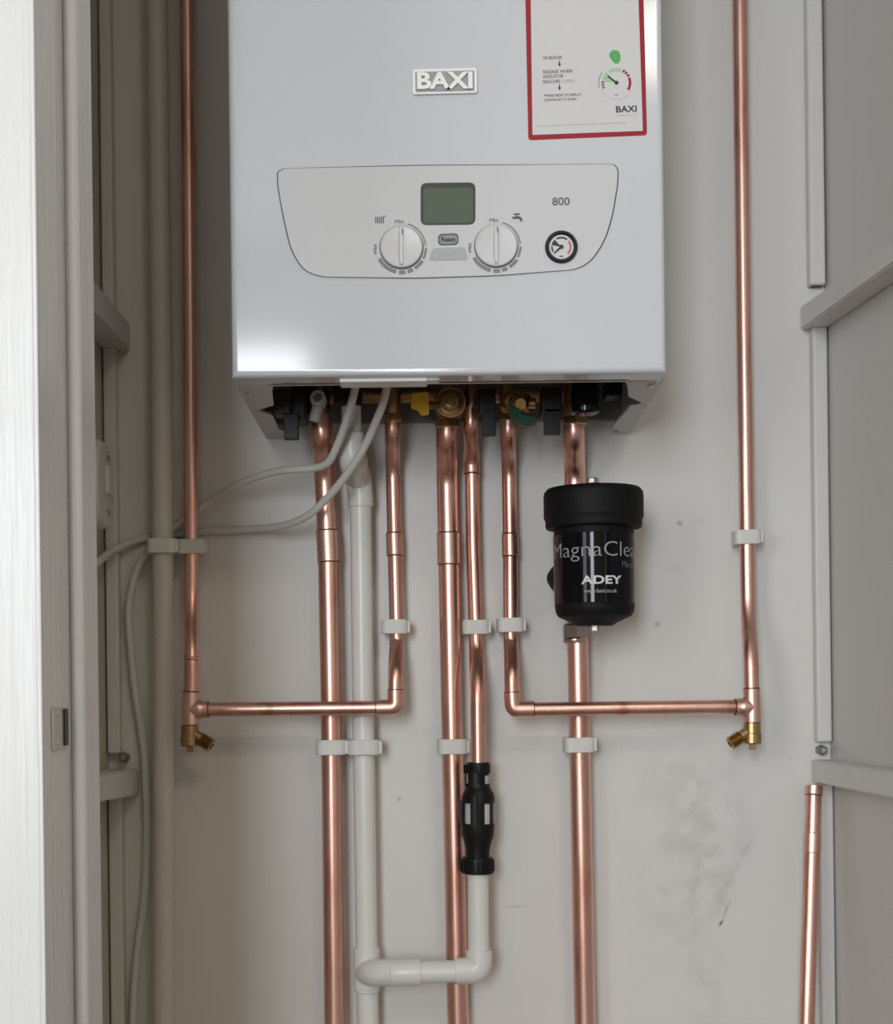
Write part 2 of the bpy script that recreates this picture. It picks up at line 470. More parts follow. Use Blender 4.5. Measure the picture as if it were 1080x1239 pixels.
# shelf battens (cleats) on the side walls
def batten(label, pts, thick, side):
    """pts: four photo pixels of the inner face, (back top, front top, front bottom, back bottom); front is along the wall at XI"""
    XI = thick
    top0, bot0 = pts
    d0 = 1.598
    inner = W(top0[0], top0[1], d0).x
    wallx = XR if side > 0 else XL
    def at(p):   # pixel -> point on plane x = inner
        lo, hi = 0.6, 1.62
        for _ in range(50):
            m_ = (lo + hi) / 2
            x = W(p[0], p[1], m_).x
            if (x > inner) == (side > 0): hi = m_
            else: lo = m_
        return W(p[0], p[1], (lo + hi) / 2)
    a = W(top0[0], top0[1], d0); b = W(bot0[0], bot0[1], d0)
    fa = at(thick[0]); fb = at(thick[1])
    yf = -0.56
    def ext(p, q):
        t = (yf - p.y) / (q.y - p.y); return p + (q - p) * t
    fa = ext(a, fa); fb = ext(b, fb); fb.x = fa.x = b.x = a.x
    b.y = a.y; b.z = min(b.z, a.z - 0.02)
    bm = bmesh.new()
    V = []
    for p in (a, fa, fb, b):
        V.append(p); 
    in_ = [bm.verts.new(p) for p in V]; out_ = [bm.verts.new(Vector((wallx, p.y, p.z))) for p in V]
    bm.faces.new(in_); bm.faces.new(out_[::-1])
    for i in range(4):
        j = (i + 1) % 4; bm.faces.new((in_[i], out_[i], out_[j], in_[j]))
    bmesh.ops.bevel(bm, geom=bm.edges[:], offset=0.0015, segments=2, affect='EDGES')
    o = finish('shelf_batten', bm, TRIM)
    return tag(o, label, 'batten')
batten('white painted wooden shelf batten sloping up along the right cupboard wall', ((968, 371), (971, 399)), ((1080, 290), (1080, 318)), 1)
batten('white painted wooden shelf batten low on right wall above the leaning copper pipe', ((981, 919), (981, 946)), ((1080, 934), (1080, 966)), 1)
batten('white painted wooden shelf batten high on left cupboard wall behind the door frame', ((157, 391), (158, 424)), ((122, 349), (122, 386)), -1)
batten('white painted wooden shelf batten low on the left cupboard wall beside the hanging cable', ((168, 930), (168, 962)), ((122, 938), (122, 970)), -1)
# fixing bolts in the broken mouldings above the low battens
for px, py, lab in ((149, 917, 'small dark bolt end above the low left shelf batten'), (996, 908, 'small bolt end above the low right shelf batten')):
    p = W(px, py, 1.585)
    bm = bmesh.new(); lathe(bm, [(0.0055, 0), (0.0055, 0.013), (0.004, 0.015)], (p.x, 0.0, p.z), (0, -1, 0), 6)
    lathe(bm, [(0.003, 0.015), (0.003, 0.021), (0, 0.022)], (p.x, 0.0, p.z), (0, -1, 0), 14)
    tag(finish('bolt', bm, mat('old_bolt', (0.30, 0.27, 0.24), 0.5, 0.6)), lab, 'bolt')


# ================================================================ BOILER
D = 1.32
FY = CAM_Y + D
bx0 = W(280, 459, D).x; bx1 = W(807, 455, D).x
zb = (W(281, 459, D).z + W(807, 451, D).z) / 2 + 0.0012
zt = zb + 0.72
boiler = thing('boiler', 'white wall-hung gas boiler with control panel above the copper pipes', 'boiler', ((bx0 + bx1) / 2, -0.005, zb))
bm = bmesh.new()
vv = box(bm, (bx0, FY, zb), (bx1, FY + 0.034, zt))
es = [e for e in bm.edges if all(v.co.y < FY + 1e-4 for v in e.verts)]
bmesh.ops.bevel(bm, geom=es, offset=0.006, segments=6, affect='EDGES', profile=0.5)
finish('front_cover', bm, CASE, boiler)
bm = bmesh.new()
box(bm, (bx0 + 0.0005, FY + 0.034, zb), (bx0 + 0.003, -0.012, zt - 0.001)); finish('side_panel', bm, CASE, boiler)
bm = bmesh.new()
box(bm, (bx1 - 0.003, FY + 0.034, zb), (bx1 - 0.0005, -0.012, zt - 0.001)); finish('side_panel', bm, CASE, boiler)
bm = bmesh.new()
box(bm, (bx0 + 0.003, FY + 0.034, zt - 0.004), (bx1 - 0.003, -0.012, zt - 0.001)); finish('top_panel', bm, CASE, boiler)
bm = bmesh.new()
box(bm, (bx0 + 0.003, FY + 0.034, zb + 0.062), (bx1 - 0.003, -0.012, zb + 0.066)); finish('base_plate', bm, UNDER, boiler)
bm = bmesh.new()
box(bm, (bx0 + 0.003, -0.012, zb + 0.008), (bx1 - 0.003, -0.0006, zt - 0.02)); finish('back_plate', bm, UNDER, boiler)
# pressed steel flanges at the bottom edge, with notches, hooks and a screw
def flange(px, name='side_flange'):
    bm = bmesh.new()
    zf = zb + 0.001
    P = []
    for x, y, d in px:
        p = W(x, y, d); P.append(Vector((p.x, p.y, zf - 0.008 * max(0.0, (d - 1.345) / 0.25))))
    a = [bm.verts.new(p) for p in P]; b = [bm.verts.new(p + Vector((0, 0, 0.0025))) for p in P]
    bm.faces.new(a); bm.faces.new(b[::-1])
    for i in range(len(a)):
        j = (i + 1) % len(a); bm.faces.new((a[i], b[i], b[j], a[j]))
    return finish(name, bm, GALV, boiler)
def dz(y, off=0.0):            # distance at which the boiler's bottom plane shows at row y near the centre
    return (CAM_Z - zb) * FPX / (y - PY0)
def fl(x, y):
    yy = y + (x - PX0) * math.sin(ROLL)
    return (x, y, min(dz(yy), 1.597))
flange([fl(284, 466), fl(331, 466), fl(329, 474), fl(331, 488), fl(309, 494), fl(330, 499), fl(337, 513), fl(343, 515), fl(345, 528), fl(322, 528)])
flange([fl(803, 460), fl(757, 463), fl(759, 468), fl(760, 478), fl(782, 487), fl(761, 490), fl(739, 511), fl(748, 514), fl(745, 520), fl(762, 520)])
for px, py in ((301, 475), (788, 465)):
    p = W(px, py, dz(py + (px - PX0) * math.sin(ROLL)))
    bm = bmesh.new(); lathe(bm, [(0.0045, 0), (0.0045, 0.0025), (0.003, 0.0035)], (p.x, p.y, zb + 0.001), (0, 0, -1), 6)
    finish('screw', bm, CHROME, boiler)
# front drip trim hanging from the bottom lip
bm = bmesh.new()
a = W(411, 465, 1.34); b = W(517, 465, 1.34)
box(bm, (a.x, FY + 0.010, zb - 0.0035), (b.x, FY + 0.036, zb + 0.001), 0.0015, 2)
box(bm, (b.x - 0.001, FY + 0.013, zb - 0.002), (b.x + 0.011, FY + 0.030, zb + 0.001), 0.0012, 2)
finish('drop_catch', bm, mat('catch_plastic', (0.82, 0.82, 0.82), 0.35), boiler)
bm = bmesh.new()
box(bm, (bx0 + 0.030, FY + 0.030, zb + 0.0), (bx1 - 0.030, FY + 0.040, zb + 0.004)); finish('front_flange', bm, GALV, boiler)

# badge
bd = D - 0.0006
bm = bmesh.new()
O = [(499, 84), (576.5, 82), (577, 112), (499.5, 114)]
plate(bm, O, D - 0.003, 0.004, 0.0012)
bmesh.ops.bevel(bm, geom=[e for e in bm.edges if all(v.co.y < CAM_Y + D - 0.0029 for v in e.verts)], offset=0.0008, segments=2, affect='EDGES')
badge = finish('maker_badge', bm, SILVER, boiler)
bm = bmesh.new(); plate(bm, [(502, 87), (573.6, 85), (574, 109.5), (502.5, 111.2)], D - 0.00345, 0.0006, 0.001)
finish('badge_field', bm, mat('badge_grey', (0.36, 0.365, 0.38), 0.45), badge)
text('badge_letters', 'BAXI', 538, 98, D - 0.0036, 67, 20.5, SILVER, badge, ex=0.0018, bold=0.035)

# control panel
OUT = [(336, 208), (344, 204), (500, 200.7), (742, 198.7), (746.8, 205), (746.5, 222), (740, 262), (730, 293), (714, 316), (697, 325.6), (600, 333), (500, 336), (388, 334.5), (368, 327), (353, 304), (343, 262), (336.5, 225)]
def scaled(P, g):
    cx = sum(p[0] for p in P) / len(P); cy = sum(p[1] for p in P) / len(P)
    out = []
    for x, y in P:
        dx, dy = x - cx, y - cy; L_ = math.hypot(dx, dy)
        out.append((x + dx / L_ * g, y + dy / L_ * g))
    return out
bm = bmesh.new(); plate(bm, scaled(OUT, 1.4), D - 0.0006, 0.002, 0.012, 8)
cp = finish('control_panel', bm, GROOVE, boiler)
bm = bmesh.new(); f = plate(bm, OUT, D - 0.0022, 0.003, 0.012, 8)
bmesh.ops.bevel(bm, geom=[e for e in bm.edges if all(v.co.y < CAM_Y + D - 0.0021 for v in e.verts)], offset=0.0010, segments=3, affect='EDGES')
finish('panel_face', bm, PANEL, cp)
PD = D - 0.00235

def rr(x0, y0, x1, y1): return [(x0, y0 + .6), (x1, y0 - .2), (x1, y1 - .2), (x0, y1 + .6)]
# display: bezel ring with recessed look and green screen
bm = bmesh.new()
plate(bm, rr(508.6, 220.8, 575, 272), PD, 0.0012, 0.006)
finish('display_bezel', bm, LCDF, cp)
bm = bmesh.new()
plate(bm, rr(512.5, 227, 572.0, 269.6), PD - 0.0002, 0.0006, 0.004)
finish('display_screen', bm, LCD, cp)
# buttons
bm = bmesh.new(); plate(bm, rr(529.8, 282.4, 554.5, 296.4), PD, 0.0008, 0.004); finish('button_surround', bm, GROOVE, cp)
bm = bmesh.new(); plate(bm, rr(531.4, 284.2, 553, 295), PD - 0.0012, 0.002, 0.0035); finish('reset_button', bm, BTN, cp)
text('button_lettering', 'Reset', 542.4, 289.6, PD - 0.0013, 17, 5.6, INK, cp, bold=0.02)
bm = bmesh.new(); plate(bm, [(523, 300.2), (562, 299), (566, 314), (518.5, 315)], PD - 0.0006, 0.0012, 0.003); finish('button_cover', bm, TRAP, cp)
bm = bmesh.new()
def stroke(bm, pts, wpx, d, t=0.0003):
    for (x0, y0), (x1, y1) in zip(pts, pts[1:]):
        L_ = math.hypot(x1 - x0, y1 - y0); nx, ny = -(y1 - y0) / L_ * wpx / 2, (x1 - x0) / L_ * wpx / 2
        plate(bm, [(x0 + nx, y0 + ny), (x1 + nx, y1 + ny), (x1 - nx, y1 - ny), (x0 - nx, y0 - ny)], d, t)
stroke(bm, [(531, 311), (540, 307), (541, 309), (551, 303)], 0.8, PD - 0.0009)
finish('cover_symbol', bm, LGREY, cp)
# knobs
def knob(cx, cy):
    c = W(cx, cy, PD); R = 25.6 * PD / FPX
    bm = bmesh.new(); lathe(bm, [(R + 0.0008, 0), (R + 0.0008, 0.0006)], (c.x, c.y, c.z), (0, -1, 0), 56)
    k = finish('control_knob', bm, GROOVE, cp)
    bm = bmesh.new()
    lathe(bm, [(R, 0), (R, 0.0030), (R - 0.0005, 0.0037), (R - 0.0011, 0.0040), (R - 0.0018, 0.0036), (R * 0.6, 0.0031), (R * 0.3, 0.0029), (0, 0.0028)], (c.x, c.y, c.z), (0, -1, 0), 64)
    finish('knob_body', bm, KNOB, k, smooth=22)
    bm = bmesh.new()
    n = 12; h = R * 0.86
    sec = []
    for i in range(n + 1):
        t = -1 + 2 * i / n; ww = 0.0022 * (0.55 + 0.45 * math.cos(t * 1.2)); sec.append((t * h, ww))
    ring = []
    for z, ww in sec:
        ring.append([bm.verts.new((c.x - ww * 1.5, c.y - 0.0024, c.z + z)), bm.verts.new((c.x - ww * .75, c.y - 0.0062, c.z + z)),
                     bm.verts.new((c.x + ww * .55, c.y - 0.0063, c.z + z)), bm.verts.new((c.x + ww * .8, c.y - 0.0024, c.z + z))])
    for r0, r1 in zip(ring, ring[1:]):
        for q in range(3): bm.faces.new((r0[q], r0[q + 1], r1[q + 1], r1[q]))
        bm.faces.new((r0[3], r0[0], r1[0], r1[3]))
    bm.faces.new(ring[0]); bm.faces.new(ring[-1])
    finish('knob_grip', bm, KNOB, k)
    bm = bmesh.new(); box(bm, (c.x + 0.0006, c.y - 0.0067, c.z + h * .62), (c.x + 0.0014, c.y - 0.0060, c.z + h * .92)); finish('pointer', bm, PRINT, k)
    s = PD / FPX
    bm = bmesh.new(); cc = (c.x, c.z)
    arc_seg(bm, cc, 28.5 * s, 30.0 * s, 16, 86, c.y - 0.0003, 0.0008, 16)
    arc_seg(bm, cc, 28.3 * s, 30.9 * s, 92, 118, c.y - 0.0003, 0.0008, 8)
    arc_seg(bm, cc, 28.0 * s, 32.0 * s, 124, 148, c.y - 0.0003, 0.0008, 8)
    arc_seg(bm, cc, 28.0 * s, 32.4 * s, 154, 167, c.y - 0.0003, 0.0008, 6)
    arc_seg(bm, cc, 28.0 * s, 32.6 * s, 172, 187, c.y - 0.0003, 0.0008, 6)
    arc_seg(bm, cc, 28.0 * s, 32.4 * s, 193, 243, c.y - 0.0003, 0.0008, 12)
    finish('dial_scale', bm, mat('dial_grey', (0.22, 0.22, 0.24), 0.5), cp)
    text('dial_lettering', 'Min', cx - 2.6, cy - 31.2, PD - 0.0002, 10.5, 4.6, PRINT, cp)
    text('dial_lettering', 'Max', cx - 31.5, cy + 2.8, PD - 0.0002, 11.5, 4.4, PRINT, cp, rot=math.radians(-97) + math.pi)
knob(485.6, 299.2); knob(600.0, 297.6)
bm = bmesh.new()
for i in range(5):
    x = 454.2 + i * 2.3; stroke(bm, [(x, 262.2), (x + .1, 270)], 1.25, PD - 0.0003, 0.0005)
stroke(bm, [(463.4, 261.6), (466.2, 261.4)], 1.2, PD - 0.0003, 0.0005)
finish('radiator_symbol', bm, PRINT, cp)
bm = bmesh.new()
stroke(bm, [(621, 259.2), (629, 258.8)], 1.6, PD - 0.0003, 0.0005); stroke(bm, [(625, 259), (625, 263)], 1.6, PD - 0.0003, 0.0005)
stroke(bm, [(619.6, 263.4), (629.5, 263.2), (630.6, 267.6)], 2.8, PD - 0.0003, 0.0005)
finish('tap_symbol', bm, PRINT, cp)
text('model_number', '800', 678.4, 243.6, PD - 0.0002, 21, 9.6, PRINT, cp, bold=0.008)
# pressure gauge
c = W(678.7, 299.2, PD); s = PD / FPX
bm = bmesh.new()
lathe(bm, [(19.6 * s, 0), (19.6 * s, 0.002), (18.4 * s, 0.0036), (16.0 * s, 0.0036), (14.8 * s, 0.0018), (14.8 * s, 0.0)], c, (0, -1, 0), 56)
ga = finish('pressure_gauge', bm, BLACK, cp)
bm = bmesh.new(); lathe(bm, [(14.9 * s, 0.0), (14.9 * s, 0.0010), (0, 0.0010)], c, (0, -1, 0), 48); finish('gauge_face', bm, STICK, ga)
gy = c.y - 0.0013; cc = (c.x, c.z)
bm = bmesh.new()
arc_seg(bm, cc, 10.2 * s, 12.2 * s, -30, 38, gy); arc_seg(bm, cc, 10.4 * s, 12.2 * s, -120, -84, gy)
P = [Vector((c.x, gy, c.z))] + [Vector((c.x + math.sin(math.radians(a)) * 12 * s, gy, c.z + math.cos(math.radians(a)) * 12 * s)) for a in (-78, -66, -54, -42)]
poly_plate(bm, P, 0.0003)
lathe(bm, [(2.4 * s, 0), (2.4 * s, 0.0012)], (c.x, gy, c.z), (0, -1, 0), 16)
P = [Vector((c.x + math.sin(math.radians(a)) * r_ * s, gy - 0.0006, c.z + math.cos(math.radians(a)) * r_ * s)) for a, r_ in ((-128, 12), (-134, 12), (-40 + 180, 1.2), (-40, 1.2))]
poly_plate(bm, P, 0.0004)
stroke(bm, [(676.5, 310), (681, 310)], 1.2, gy - CAM_Y)
finish('gauge_needle', bm, INK, ga)
bm = bmesh.new(); arc_seg(bm, cc, 10.0 * s, 12.4 * s, 52, 136, gy); finish('gauge_red_band', bm, mat('faded_red', (0.52, 0.16, 0.17), 0.5), ga)

# filling instruction sticker
SD = D - 0.0004
bm = bmesh.new(); plate(bm, [(634, -70), (776.5, -74), (782.5, 163.6), (639, 169.6)], SD, 0.0006, 0.003)
st = finish('instruction_sticker', bm, RED, boiler)
bm = bmesh.new(); plate(bm, [(641, -62), (770, -66), (777.5, 158.3), (644, 163.2)], SD - 0.0002, 0.0004); finish('sticker_paper', bm, STICK, st)
TD = SD - 0.00035; TR = math.radians(-2.2) + ROLL * 0 + math.radians(0.7)
def ln(s_, x0, x1, y, h, m=PRINT, b=0.012): return text('sticker_lettering', s_, (x0 + x1) / 2, y, TD, x1 - x0, h, m, st, rot=TR, ex=0.0001, bold=b)
ln('OF BOILER', 656.5, 680, 69.8, 3.8); ln('RELEASE WHEN', 657, 692, 86.4, 4.0); ln('INDICATOR', 657, 681.5, 92.4, 4.0)
ln('REACHES', 657, 677.5, 98.6, 4.0); ln('GREEN', 680, 695, 98.0, 3.6, LGREY, 0.0)
ln('*PRESS RESET IF DISPLAY', 658, 703.5, 115, 3.0); ln('CONTINUES TO FLASH', 658, 697, 120.4, 3.0)
ln('BAXI', 745, 770, 131.8, 7.8, NAVY, 0.02); ln('Heating and hot water', 746, 770, 139.4, 2.0, LGREY, 0.0)
ln('For further information on filling see the user guide supplied with this boiler', 651, 758, 150.5, 1.8, LGREY, 0.0)
bm = bmesh.new()
for y in (77.4, 106):
    plate(bm, [(676, y - 4), (677.2, y - 4), (677.2, y - .5), (678.6, y - .5), (676.7, y + 3.6), (674.8, y - .5), (676, y - .5)], TD, 0.0003)
finish('sticker_arrows', bm, INK, st)
g = W(745.6, 100.2, TD); s = TD / FPX; cc = (g.x, g.z); gy = g.y
bm = bmesh.new(); arc_seg(bm, cc, 0.5 * s, 17.5 * s, -84, -42, gy, 0.0002); finish('sticker_green_sector', bm, PALEG, st)
bm = bmesh.new(); arc_seg(bm, cc, 14.6 * s, 17.6 * s, -34, 22, gy, 0.0002)
for k_ in range(4): arc_seg(bm, cc, 13.0 * s, 14.2 * s, -30 + 14 * k_, -24 + 14 * k_, gy, 0.0002, 3)
finish('sticker_green_band', bm, PALEG, st)
bm = bmesh.new()
for k_ in range(3): arc_seg(bm, cc, 14.8 * s, 18.4 * s, 28 + 13 * k_, 37 + 13 * k_, gy, 0.0002, 4)
arc_seg(bm, cc, 14.8 * s, 18.0 * s, 68, 122, gy, 0.0002)
for k_ in range(3): arc_seg(bm, cc, 14.8 * s, 18.4 * s, -112 + 11 * k_, -106 + 11 * k_, gy, 0.0002, 4)
finish('sticker_red_band', bm, RED, st)
bm = bmesh.new()
arc_seg(bm, cc, 21.2 * s, 21.9 * s, -104, -54, gy, 0.0002, 10)
lathe(bm, [(2.4 * s, 0), (2.4 * s, 0.0003)], g, (0, -1, 0), 16)
stroke(bm, [(745.6, 100.2), (735, 92)], 2.0, TD - 0.0001)
stroke(bm, [(743.5, 115), (747.5, 114.8)], 0.8, TD)
finish('sticker_gauge_needle', bm, INK, st)
bm = bmesh.new(); arc_seg(bm, cc, 20.2 * s, 20.6 * s, -250, -110, gy, 0.0002, 24); finish('sticker_gauge_outline', bm, LGREY, st)
bm = bmesh.new(); plate(bm, [(736, 66), (741, 60), (749, 62), (751, 70), (749.5, 76), (744, 77.5), (739, 72)], TD, 0.0003, 0.002); finish('sticker_green_tag', bm, GREENI, st)

# ---- fittings in the recess underneath
def bpart(name, m, fn):
    bm = bmesh.new(); fn(bm); return finish(name, bm, m, boiler)
def pbox(bm, x0, y0, x1, y1, d, depth, bev=0.002):
    a = W(x0, y0, d); b = W(x1, y1, d)
    box(bm, (a.x, a.y, b.z), (b.x, a.y + depth, a.z), bev, 2)
def hexnut(name, cx, cy, d, wpx, hpx, m=BRASS, seg=6):
    p = W(cx, cy, d); r = wpx / 2 * d / FPX; h = hpx * d / FPX
    bm = bmesh.new(); lathe(bm, [(r * .88, -h / 2), (r, -h / 2 + h * .15), (r, h / 2 - h * .15), (r * .88, h / 2)], p, (0, 0, 1), seg)
    o = finish(name, bm, m, boiler, smooth=25)
    return o
VT = 1.53
for cx, cy, wd in ((387, 509, 26), (475, 506, 23), (541, 514, 34), (571, 500, 20), (614, 505, 22), (695, 510, 33)):
    hexnut('union_nut', cx, cy, VT, wd, 10, DBRASS if cx in (387, 571) else BRASS)
# valve bodies rising from the nuts into the case
def vbody(cx, y0, y1, wpx, m=BRASS, d=VT):
    a = W(cx, y1, d); r = wpx / 2 * d / FPX; h = (y1 - y0) * d / FPX
    bm = bmesh.new(); lathe(bm, [(r * .8, 0), (r, h * .12), (r, h * .35), (r * .78, h * .42), (r * .78, h * .6), (r * 1.05, h * .66), (r * 1.05, h * .9), (r * .7, h)], a, (0, 0, 1), 28)
    return finish('valve_body', bm, m, boiler)
def top_y(): return 430
vbody(387, 430, 505, 24, DBRASS); vbody(475, 430, 502, 20, DBRASS); vbody(541, 430, 507, 30, BRASS)
vbody(571, 430, 496, 17, DBRASS); vbody(614, 430, 501, 20, BRASS); vbody(695, 430, 506, 28, DBRASS)
# gas cock in the centre: round boss facing the room and yellow lever
p = W(545, 487, VT - 0.016)
bpart('gas_cock', BRASS, lambda bm: (lathe(bm, [(0.0165, -0.016), (0.0165, 0.0), (0.0155, 0.0015), (0.0135, 0.0015), (0.0125, 0.0), (0.0115, 0.0), (0.0115, 0.004), (0.0095, 0.005), (0.0085, 0.004), (0, 0.004)], p, (0, -1, 0), 32), lathe(bm, [(0.0055, 0.003), (0.0055, 0.008), (0.0045, 0.009)], p, (0, -1, 0), 6)))
bpart('gas_lever', YELLOW, lambda bm: plate(bm, [(498, 476), (518, 474), (519, 501), (509, 502), (506, 496), (497, 493)], VT - 0.03, 0.006, 0.002))
bpart('lever_stem', BRASS, lambda bm: cyl(bm, W(514, 490, VT - 0.024), W(536, 490, VT - 0.012), 0.004, 16))
# black drain/pump blocks
bpart('plastic_block', DARKG, lambda bm: (pbox(bm, 330, 471, 351, 500, 1.47, 0.03), pbox(bm, 344, 474, 369, 508, 1.485, 0.04)))
bpart('plastic_lever', BLACK, lambda bm: pbox(bm, 343, 500, 361, 531, 1.475, 0.010, 0.001))
bpart('plastic_lever', BLACK, lambda bm: (pbox(bm, 579, 470, 600, 500, 1.475, 0.030), pbox(bm, 583, 496, 600, 526.5, 1.475, 0.010, 0.001)))
bpart('plastic_lever', BLACK, lambda bm: (pbox(bm, 655, 468, 680, 500, 1.475, 0.030), pbox(bm, 658, 494, 678, 525, 1.475, 0.010, 0.001)))
bpart('pump_block', BLACK, lambda bm: pbox(bm, 403, 462, 437, 489, 1.50, 0.04))
bpart('pump_block', BLACK, lambda bm: pbox(bm, 352, 462, 378, 502, 1.51, 0.03))
p1 = W(708, 487, 1.46)
bpart('vent_cap', BLACKG, lambda bm: lathe(bm, [(0.010, -0.012), (0.0135, -0.010), (0.0145, 0.0), (0.0145, 0.012), (0.012, 0.03)], p1, (0, 0, 1), 24))
bpart('wiring_block', BLACK, lambda bm: pbox(bm, 733, 460, 753, 479, 1.50, 0.03))
bpart('cavity_pipe', COPPER, lambda bm: tube(bm, [W(560, 482, 1.545), W(590, 482, 1.55), W(612, 478, 1.55)], 0.007, 0.01))
bpart('manifold', DBRASS, lambda bm: tube(bm, [W(398, 480, 1.56), W(540, 478, 1.56)], 0.008, 0.01))
bpart('manifold', DBRASS, lambda bm: tube(bm, [W(620, 478, 1.56), W(700, 476, 1.56)], 0.008, 0.01))
# pale filling port on the left
q = W(385, 483, 1.475)
bpart('filling_port', mat('port_grey', (0.42, 0.41, 0.40), 0.45), lambda bm: (
    lathe(bm, [(0.0082, -0.012), (0.0082, 0.006), (0.0072, 0.008), (0.0045, 0.008), (0.0045, -0.002), (0, -0.002)], q, (0, -1, 0), 32),
    tube(bm, [W(385, 488, 1.480), W(380, 510, 1.480)], 0.0055, 0.01, 20)))
# brass valve with green handle
hv = W(630, 487, 1.49)
bpart('isolating_valve', BRASS, lambda bm: (lathe(bm, [(0.010, -0.03), (0.0125, -0.026), (0.0125, -0.012), (0.009, -0.01), (0.009, 0.0), (0.0055, 0.004), (0.0055, 0.008)], W(628, 488, 1.478), Vector((0.1, -0.9, -0.25)), 22),
    cyl(bm, W(609, 490, 1.52), W(640, 488, 1.505), 0.009, 20, 0.001), cyl(bm, W(638, 488, 1.505), W(648, 488, 1.505), 0.0055, 16, 0.001)))
bpart('green_lever', GREENP, lambda bm: plate(bm, [(616, 493), (628, 493), (631, 502), (648, 505), (649, 513), (640, 515), (619, 507), (616, 502)], 1.463, 0.005, 0.0015))

# ================================================================ PIPES
def ext_to(p, q, z):
    """carry the line p -> q on to height z"""
    t = (z - p.z) / (q.z - p.z); return p + (q - p) * t
def ring(parent, p, ax, r, m=SOLDER, name='solder_ring', h=0.0016):
    bm = bmesh.new(); lathe(bm, [(r, -h / 2), (r + 0.0005, 0), (r, h / 2)], p, ax, 32); return finish(name, bm, m, parent)
def coupler(parent, x0, y0, x1, y1, d, r, name='coupler'):
    a = W(x0, y0, d); b = W(x1, y1, d); h = (b - a).length
    bm = bmesh.new()
    R = r + 0.0011
    lathe(bm, [(R - .0004, 0), (R + 0.0002, 0.0006), (R, 0.0016), (R, h / 2 - 0.0012), (R - 0.0003, h / 2), (R, h / 2 + .0012), (R, h - 0.0016), (R + 0.0002, h - .0006), (R - .0004, h)], a, b - a, 40)
    o = finish(name, bm, COPPERF, parent)
    ring(o, a, b - a, r + 0.0004); ring(o, b, b - a, r + 0.0004)
    return o
R22, R15 = 0.0114, 0.0079
DW = 1.568; DF = 1.540; D15 = 1.572

# 1 left 22 mm pipe
root = thing('copper_pipe', 'thick copper pipe leftmost of the wide pipes under the boiler', 'pipe', W(405, 1239, DW))
P = [W(388, 503, VT), W(390, 532, VT), W(392.5, 566, DW), W(397, 661, DW), W(400.5, 850, DW), W(402.3, 1000, DW)]
P.append(ext_to(P[-2], W(405, 1239, DW), 0.0))
one('pipe_run', COPPER, root, tube, P, R22, 0.02, 36)
coupler(root, 396.2, 642, 397.8, 680, DW, R22)
# 2 centre 22 mm pipe
root = thing('copper_pipe', 'thick copper pipe at the centre, running down behind the black tundish', 'pipe', W(554, 1239, DW))
P = [W(541, 505, VT), W(540.5, 535, VT), W(540.5, 570, DW), W(542.5, 663, DW), W(546, 850, DW)]
P.append(ext_to(P[-1], W(554, 1239, DW), 0.0))
one('pipe_run', COPPER, root, tube, P, R22, 0.02, 36)
coupler(root, 542.3, 645, 543.0, 683, DW, R22)
# 3 right 22 mm pipe, upper length into the filter and lower length below it
root = thing('copper_pipe', 'short thick copper pipe from the boiler down behind the black filter lid', 'pipe', W(697, 640, DW))
one('pipe_run', COPPER, root, tube, [W(693.5, 506, VT), W(694, 530, VT), W(695, 565, DW), W(696.5, 668, DW)], R22, 0.02, 36)
root = thing('copper_pipe', 'thick copper pipe running straight down from below the black filter', 'pipe', W(707, 1239, DW))
P = [W(697.5, 700, DW), W(700, 850, DW)]
P.append(ext_to(P[-1], W(707.5, 1239, DW), 0.0))
one('pipe_run', COPPER, root, tube, P, R22, 0.02, 36)
bm = bmesh.new(); a = W(696, 778, DW)
lathe(bm, [(0.0128, 0), (0.0134, 0.002), (0.0134, 0.004)], a, (0, 0, 1), 32)
lathe(bm, [(0.0125, 0.004), (0.0150, 0.0055), (0.0150, 0.0185), (0.0130, 0.0205)], a, (0, 0, 1), 6)
finish('compression_nut', bm, NICKEL, root, smooth=25)

def tee_fitting(parent, cx, ytop, ybot, yb, xbr, d, r=R15):
    """vertical body with a side branch reaching pixel column xbr"""
    a = W(cx[0], ytop, d); b = W(cx[1], ybot, d); R = r + 0.0012
    m = W((cx[0] + cx[1]) / 2, yb, d); e = W(xbr, yb - (xbr - cx[0]) * math.sin(ROLL), d)
    bm = bmesh.new()
    cyl(bm, a, b, R, 36, 0.0006)
    # flared throat of the branch
    h = (e - m).length
    lathe(bm, [(R, 0), (R + 0.0016, R * 0.9), (R + 0.0004, R * 1.25), (R, R * 1.5), (R, h - .0006), (R - .0005, h)], m, e - m, 36)
    o = finish('tee_fitting', bm, COPPERF, parent)
    ring(o, a, b - a, R - 0.0006); ring(o, e, e - m, R - 0.0006)
    return o
def elbow(parent, pv, pc, ph, r, m=COPPERF, grow=0.0012, name='elbow', br=0.0062, rings=True):
    bm = bmesh.new(); tube(bm, [pv, pc, ph], r + grow, br, 36)
    o = finish(name, bm, m, parent)
    if rings:
        ring(o, pv, pv - pc, r + grow - 0.0006); ring(o, ph, ph - pc, r + grow - 0.0006)
    return o
